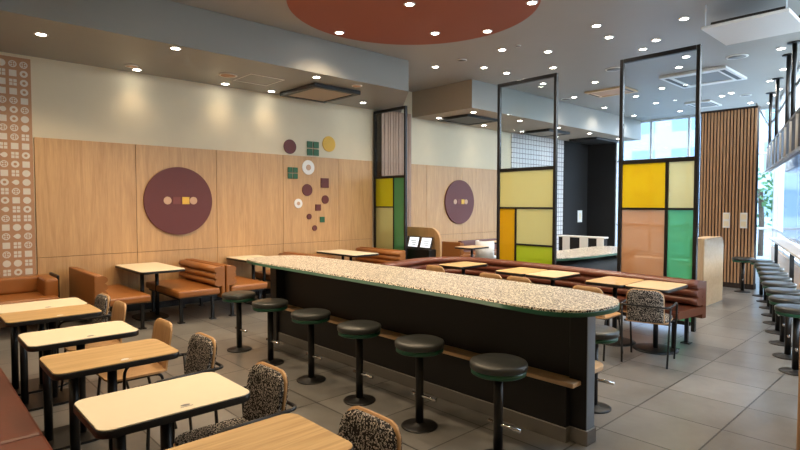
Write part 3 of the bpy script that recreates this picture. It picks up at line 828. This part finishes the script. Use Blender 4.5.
for i, y in enumerate([2.03, 2.765, 3.49, 4.21, 4.96, 5.66]):
    lb = 'charcoal round bar stool just behind the rounded bar end' if i == 0 else 'charcoal bar stool hidden behind the bar, %s from its rounded end' % ordw(i+1)
    if i == 0: dup(S, (4.09, y+.04, 0), 0, lb, G)
G = 'stools along the window counter'
ang = math.atan2(WD.y, WD.x)
right = [(6.397, 1.161), (6.983, 1.34), (7.592, 1.508), (8.221, 1.688), (8.804, 1.848), (9.42, 2.011), (10.05, 2.187), (10.68, 2.374), (11.283, 2.579), (11.58, 2.95)]
for i, (x, y) in enumerate(right):
    lb = 'round dark stool along the window counter, %s counting from the near end' % ordw(i+1)
    if i == 9: lb = 'last round stool of the window row, beside the slatted column'
    dup(S, (x, y, 0), ang+PI/2, lb, G)

# ------------------------------------------------------------------ window counter, hanging rack
t = thing('window_counter', 'long white counter along the bright window, behind the row of stools', 'counter', (*wl(0, .0), 0), ang)
b = prism(BM(), rrect(-1.2, 7.6, .10, .34, .06), .90, .935, .006, 2); obj('countertop', b, 'white', t)
for s in (-1.0, 1.8, 4.4, 7.2):
    b = BM(); box(b, s-.03, s+.03, .20, .26, .0, .90, .004, 1); box(b, s-.06, s+.06, .13, .33, 0, .012); obj('leg', b, 'black', t)
t = thing('hanging_rack', 'black metal rack hung from the ceiling in front of the window', 'hanging rack', (*wl(0, .30), 0), ang)
r0, r1 = 1.6, 8.9
for s in (1.7, 2.7, 4.1, 4.92, 6.95, 8.6):
    b = BM(); tube(b, [(s, 0, 2.42), (s, 0, 4.185)], .035, 8); lathe(b, [(0, 4.18), (.10, 4.18), (.10, 4.199), (0, 4.199)], s, 0, 16); obj('post', b, 'black', t)
for nm, z in (('top_rail', 2.98), ('bottom_rail', 2.42)):
    b = BM(); box(b, r0, r1, -.04, .04, z-.025, z+.025, .004, 1); obj(nm, b, 'grille', t)
b = BM()
for k in range(24): tube(b, fillet([(r0+.15+k*.3, .02, 2.40), (r0+.15+k*.3, .16, 2.34), (r0+.15+k*.3, .16, 2.30)], .05, 3), .007, 6)
tube(b, [(r0, .16, 2.34), (r1, .16, 2.34)], .008, 6); obj('hook_rail', b, 'alu', t)
for k in range(9):
    s = r0+.25+k*.8
    b = BM(); box(b, s, s+.42, -.03, .03, 2.45, 2.95, .01, 2); obj('black_board', b, 'black', t)
    b = BM(); tube(b, [(s+.56, 0, 2.445), (s+.56, 0, 2.95)], .05, 12); obj('pale_tube', b, 'white', t)

# ------------------------------------------------------------------ coloured partitions
XP = 7.5
def partition(label, y0, y1, z0, z1, panes, bars):
    t = thing('glass_partition', label, 'partition', (XP, (y0+y1)/2, 0)); m = (y0+y1)/2
    for y in (y0, y1):
        b = BM(); box(b, -.03, .03, y-m-.023, y-m+.023, 0, z1, .003, 1); obj('post', b, 'black', t)
    b = BM(); box(b, -.03, .03, y0-m+.028, y1-m-.028, z1-.055, z1, .003, 1); obj('top_rail', b, 'black', t)
    b = BM(); box(b, -.03, .03, y0-m+.028, y1-m-.028, z0-.05, z0, .003, 1); obj('bottom_rail', b, 'black', t)
    for (ya, yb_, za, zb) in bars:
        b = BM(); box(b, -.02, .02, ya-m, yb_-m, za, zb, .002, 1); obj('mullion', b, 'black', t)
    for mat, lb, ya, yb_, za, zb in panes:
        b = BM(); box(b, -.005, .005, ya-m, yb_-m, za, zb); o = obj('pane', b, mat, t, label=lb)
    return t
# right partition
a, c = 2.45, 3.44; e = .028
partition('tall glass partition right of the bar end with yellow, peach and green panes', a, c, .12, 3.67,
          [('glass', 'clear upper pane', a+e, c-e, 2.26, 3.615), ('p_yellow', 'bright yellow pane', 2.83, c-e, 1.60, 2.205), ('p_pale', 'pale yellow pane', a+e, 2.79, 1.60, 2.205),
           ('p_peach', 'peach pane', 2.83, c-e, .12, 1.57), ('p_green', 'green pane', a+e, 2.79, .12, 1.57)],
          [(a+e, c-e, 2.205, 2.26), (a+e, c-e, 1.57, 1.60), (2.79, 2.83, .12, 1.57), (2.79, 2.83, 1.60, 2.205)])
a, c = 4.48, 5.55
partition('tall glass partition in the middle with olive, amber and lime panes', a, c, .12, 3.67,
          [('glass', 'clear upper pane', a+e, c-e, 2.245, 3.615), ('p_olive', 'wide olive pane', a+e, c-e, 1.60, 2.19), ('p_amber', 'narrow amber pane', 5.215, c-e, .12, 1.57),
           ('p_olive', 'lower olive pane', a+e, 5.185, 1.0, 1.57), ('p_lime', 'lime pane', a+e, 5.185, .12, .97)],
          [(a+e, c-e, 2.19, 2.245), (a+e, c-e, 1.57, 1.60), (5.185, 5.215, .12, 1.57), (a+e, 5.185, .97, 1.0)])
a, c = 7.85, 8.79
partition('glass partition at the oak wall with acid yellow, olive and green panes', a, c, .12, 3.615,
          [('glass', 'clear upper pane', a+e, c-e, 2.235, 3.60), ('p_acid', 'acid yellow pane', 8.21, c-e, 1.60, 2.185), ('p_olive', 'olive pane', 8.21, c-e, .12, 1.575), ('p_leaf', 'tall green pane', a+e, 8.19, .12, 2.185)],
          [(a+e, c-e, 2.185, 2.235), (8.19, 8.21, .12, 2.185), (8.21, c-e, 1.575, 1.60)])

# ------------------------------------------------------------------ curved banquette
t = thing('banquette', 'long dark russet banquette with a rounded corner below the glass partitions', 'banquette')
def cat(pts, n=8):
    out = []
    for i in range(len(pts)-1):
        p0 = Vector(pts[max(i-1, 0)]); p1 = Vector(pts[i]); p2 = Vector(pts[i+1]); p3 = Vector(pts[min(i+2, len(pts)-1)])
        for k in range(n):
            u = k/n; out.append(tuple(.5*((2*p1)+(-p0+p2)*u+(2*p0-5*p1+4*p2-p3)*u*u+(-p0+3*p1-3*p2+p3)*u**3)))
    out.append(pts[-1]); return out
path = cat([(6.80, 2.13), (6.93, 3.2), (7.02, 4.3), (7.06, 5.2), (7.0, 5.75), (6.72, 6.12), (6.25, 6.22), (5.7, 6.12), (5.25, 6.05)], 6)
# left of the path (walking away from the camera) is the seating side
for z in (.525, .620, .712):
    b = BM(); sweep(b, path, [(.05+.085*math.cos(a), z+.054*math.sin(a)) for a in [2*PI*k/14 for k in range(14)]]); obj('roll', b, 'rustdark', t)
b = BM(); sweep(b, path, [(-.09, .32), (.0, .32), (.0, .75), (-.09, .75)], smooth=False); obj('back_panel', b, 'rustdark', t)
b = BM(); sweep(b, path, [(.0, .37), (.53, .37), (.555, .39), (.555, .44), (.53, .46), (.0, .46)], smooth=False); obj('seat', b, 'rustdark', t)
for y in (2.30, 3.3, 4.3, 5.3):
    x = 6.82+.06*(y-2.1)
    for dx in (-.02, -.42):
        b = BM(); box(b, x+dx-.02, x+dx+.02, y-.02, y+.02, 0, .372, .003, 1); box(b, x+dx-.05, x+dx+.05, y-.05, y+.05, 0, .01); obj('leg', b, 'black', t)
for x in (5.4, 6.2):
    for y in (5.75, 6.08):
        b = BM(); box(b, x-.02, x+.02, y-.02, y+.02, 0, .372, .003, 1); obj('leg', b, 'black', t)

# ------------------------------------------------------------------ dividers, kiosk, slatted column
t = thing('wood_divider', 'low pale oak divider with a rounded top corner beside the right partition', 'divider', (9.36, 2.92, 0))
b = BM(); pts = [(0, 0), (.95, 0)]+[(.95-.16+.16*math.cos(a), 1.10-.16+.16*math.sin(a)) for a in [PI/2*k/8 for k in range(9)]]+[(0, 1.10)]
b = prism(BM(), pts, 0, .22, .005, 1); mv(b, Matrix.Rotation(PI/2, 4, 'X')); mv(b, Matrix.Translation((0, .22, 0))); obj('panel', b, 'oak_pale', t)
b = BM(); box(b, -.012, 0, .005, .215, .005, 1.095); obj('end_panel', b, 'oak_grey', t)
t = thing('wood_divider', 'oak divider edge at the right border of the photo', 'divider', (4.12, .535, 0), 0)
b = prism(BM(), rrect(0, .9, -.05, .20, .03), 0, 1.13, .006, 1); obj('panel', b, 'slat1', t)
b = prism(BM(), rrect(-.01, .91, -.06, .21, .03), 1.13, 1.15, .004, 1); obj('cap', b, 'oak_edge', t)

t = thing('condiment_station', 'rounded oak arch screen behind a black stand with two white screens', 'serving station', (7.86, 8.0, 0))
pts = [(-.76, 0), (.60, 0)]+[(.60-.28+.28*math.cos(a), 1.17-.28+.28*math.sin(a)) for a in [PI/2*k/10 for k in range(11)]]+[(-.76+.28+.28*math.cos(a), 1.17-.28+.28*math.sin(a)) for a in [PI/2+PI/2*k/10 for k in range(11)]]
b = prism(BM(), pts, 0, .06, .004, 1); mv(b, Matrix(((0, 0, 1, 0), (1, 0, 0, 0), (0, 1, 0, 0), (0, 0, 0, 1)))); obj('arch_panel', b, 'tan_arch' if 'tan_arch' in M else 'chair_wood', t)
b = BM(); box(b, -.20, -.002, -.66, .55, 0, .74, .006, 1); obj('stand', b, 'black', t)
for yc in (-.49, -.14, .21):
    b = BM(); box(b, -.01, .01, -.16, .16, -.12, .12, .004, 1); mv(b, Matrix.Translation((-.11, yc, .87)) @ Matrix.Rotation(.32, 4, 'Y')); s_ = obj('screen', b, 'black', t)
    b = BM(); box(b, -.0125, -.0105, -.135, .135, -.10, .10); mv(b, Matrix.Translation((-.11, yc, .87)) @ Matrix.Rotation(.32, 4, 'Y')); obj('display', b, 'screen', s_)
    b = BM()
    for k in range(3): box(b, -.0135, -.0124, -.08, .08-.03*k, .02-.04*k, .032-.04*k)
    mv(b, Matrix.Translation((-.11, yc, .87)) @ Matrix.Rotation(.32, 4, 'Y')); obj('print', b, 'screen_ink', s_)

b = BM(); box(b, 12.02, 12.16, 2.88, 3.87, 0, 3.50, mi=1); y = 2.885
while y < 3.85:
    box(b, 12.0, 12.024, y, y+.034, .10, 3.48, .002, 1, 0); y += .058
box(b, 11.99, 12.17, 2.87, 3.88, 3.48, 3.52, mi=1); box(b, 11.99, 12.17, 2.87, 3.88, 0, .10, mi=1)
tag(obj('slatted_column', b, ['slat1', 'slatback']), 'tall column clad in brown wooden slats beside the bright windows', 'column')
for i, yc in enumerate((3.36, 3.06)):
    t = thing('wall_notice', 'small white notice plate on the slats, %s of two' % ('left' if i == 0 else 'right'), 'notice', (11.999, yc, 1.33), 0, 'notice plates on the slatted column')
    b = BM(); box(b, -.012, 0, -.062, .062, -.15, .15, .003, 1); obj('plate', b, 'white', t)
    b = BM(); box(b, -.0135, -.0118, -.045, .045, .02, .12); box(b, -.0135, -.0118, -.045, .045, -.12, -.02); obj('insert', b, 'offwhite', t)
t = thing('wall_switch', 'white switch plate on the black wall', 'switch', (16.25, YB-.051, 1.25))
b = BM(); box(b, -.14, .14, -.015, 0, -.19, .19, .004, 1); obj('plate', b, 'white', t)
b = BM(); box(b, -.06, .06, -.019, -.014, -.10, .10, .002, 1); obj('rocker', b, 'offwhite', t)

# second terrazzo counter, tray cabinet and far wall bench behind the partitions
t = thing('low_counter', 'low terrazzo counter with a dark front beyond the right partition', 'counter', (9.5, 5.02, 0))
ol = smooth_loop([(-1.55, -.25), (-1.0, -.42), (0, -.46), (1.4, -.46), (1.7, 0), (1.4, .46), (0, .46), (-1.0, .44), (-1.55, .25), (-1.68, 0)], 5)
b = prism(BM(), ol, .735, .75, .003, 1); obj('countertop', b, 'terrazzo', t)
b = prism(BM(), [(x*1.004, y*1.01) for x, y in ol], .70, .735, .004, 1); obj('green_rim', b, 'green', t)
b = prism(BM(), [(x*.9, y*.86) for x, y in ol], 0, .70); obj('body', b, 'bar_black', t)
t = thing('tray_cabinet', 'white cabinet with dark openings behind the low terrazzo counter', 'cabinet', (11.1, 6.0, 0))
b = BM(); box(b, 0, .16, -.56, .52, 0, .90); obj('carcass', b, 'blackwall', t)
b = BM(); box(b, -.02, .17, -.58, .54, .90, .935, .006, 1); obj('top', b, 'white', t)
for y0, y1 in ((-.56, -.40), (-.20, .0), (.24, .42)):
    b = BM(); box(b, -.015, .002, y0, y1, .0, .90, .003, 1); obj('door', b, 'white', t)
t = thing('wall_bench', 'long brown bench back low on the far oak wall', 'bench', (10.7, 8.5, 0))
b = BM(); box(b, -.5, 1.6, .18, .30, .36, .735, .03, 2); obj('backrest', b, 'rustdark', t)
b = BM(); box(b, -.5, 1.6, -.28, .20, .36, .46, .03, 2); obj('seat', b, 'tan', t)
for x in (-.4, .5, 1.5):
    b = BM(); box(b, x-.02, x+.02, -.2, -.16, 0, .365); box(b, x-.02, x+.02, .2, .24, 0, .365); obj('leg', b, 'black', t)

# ------------------------------------------------------------------ outside
b = BM(); box(b, -60, 140, -90, 90, -.5, -.2); struct('ground', b, 'street')
def building(label, x, y, w, d, h, m):
    b = BM(); box(b, 0, w, 0, d, -.2, h); box(b, -.3, w+.3, -.3, d+.3, h, h+.6)
    o = obj('office_building', b, m); o.location = (x, y, 0); tag(o, label, 'building')
building('pale blue office block across the street beyond the end windows', 46, 8, 18, 14, 16, 'bld1')
building('low white building beyond the end windows left of the pale blue block', 52, 26, 16, 16, 9, 'bld2')
building('low white shop building outside the long window', 34, -60, 40, 16, 9, 'bld2')
t = thing('street_tree', 'green street tree outside by the corner window', 'tree', (22.5, 5.2, -.2))
b = BM(); tube(b, [(0, 0, 0), (.05, 0, 1.2), (0, .05, 2.4)], .09); obj('trunk', b, 'bark', t)
b = BM()
for k in range(170):
    a = random.uniform(0, 2*PI); e_ = random.uniform(-1, 1); q = random.random()**.4*1.05
    c_ = Vector((q*math.cos(a)*math.sqrt(1-e_*e_), q*math.sin(a)*math.sqrt(1-e_*e_), 2.2+q*e_*1.2))
    u = Vector((random.gauss(0, 1), random.gauss(0, 1), random.gauss(0, 1))).normalized(); v = u.orthogonal().normalized(); s_ = .14
    b.faces.new([b.verts.new(c_+u*s_), b.verts.new(c_+v*s_*.6), b.verts.new(c_-u*s_), b.verts.new(c_-v*s_*.6)])
obj('crown', b, 'leaf', t)

# ------------------------------------------------------------------ daylight
w = bpy.data.worlds.new('sky'); sc.world = w; w.use_nodes = True; nt = w.node_tree
bg = nt.nodes['Background']
tc = N(nt, 'ShaderNodeTexCoord'); sp = N(nt, 'ShaderNodeSeparateXYZ'); nt.links.new(tc.outputs['Generated'], sp.inputs[0])
r = N(nt, 'ShaderNodeValToRGB'); r.color_ramp.elements[0].position = .0; r.color_ramp.elements[0].color = (.93, .97, 1, 1)
r.color_ramp.elements[1].position = .7; r.color_ramp.elements[1].color = (.62, .80, 1, 1)
nt.links.new(sp.outputs['Z'], r.inputs[0]); nt.links.new(r.outputs[0], bg.inputs[0]); bg.inputs[1].default_value = 6.5
def portal(A, B, z0, z1):
    A = Vector((A[0], A[1], 0)); B = Vector((B[0], B[1], 0)); c_ = (A+B)/2; d = (B-A)
    l = bpy.data.lights.new('window_daylight', 'AREA'); l.shape = 'RECTANGLE'; l.size = d.length; l.size_y = z1-z0; l.cycles.is_portal = True
    o = bpy.data.objects.new('window_daylight', l); COL.objects.link(o); o.location = (c_.x, c_.y, (z0+z1)/2)
    n = Vector((-d.y, d.x, 0)).normalized()
    o.rotation_euler = (-n).to_track_quat('Z', 'Y').to_euler(); return o
portal((X_SOLID, y_solid), (XR, yr), .55, 4.2); portal((XR, yr), (XR, 7.86), .05, 4.2)

# ------------------------------------------------------------------ camera
cam = bpy.data.cameras.new('camera'); cam.lens = 36*538/800; cam.sensor_width = 36; cam.clip_start = .02; cam.clip_end = 400
co = bpy.data.objects.new('camera', cam); COL.objects.link(co); co.location = (0, 0, 1.65)
co.rotation_euler = (PI/2-math.atan(21/538), 0, math.radians(46.9)-PI/2)
sc.camera = co
vs = sc.view_settings; vs.view_transform = 'Standard'; vs.look = 'None'; vs.gamma = 1; vs.use_curve_mapping = False; vs.exposure = .80
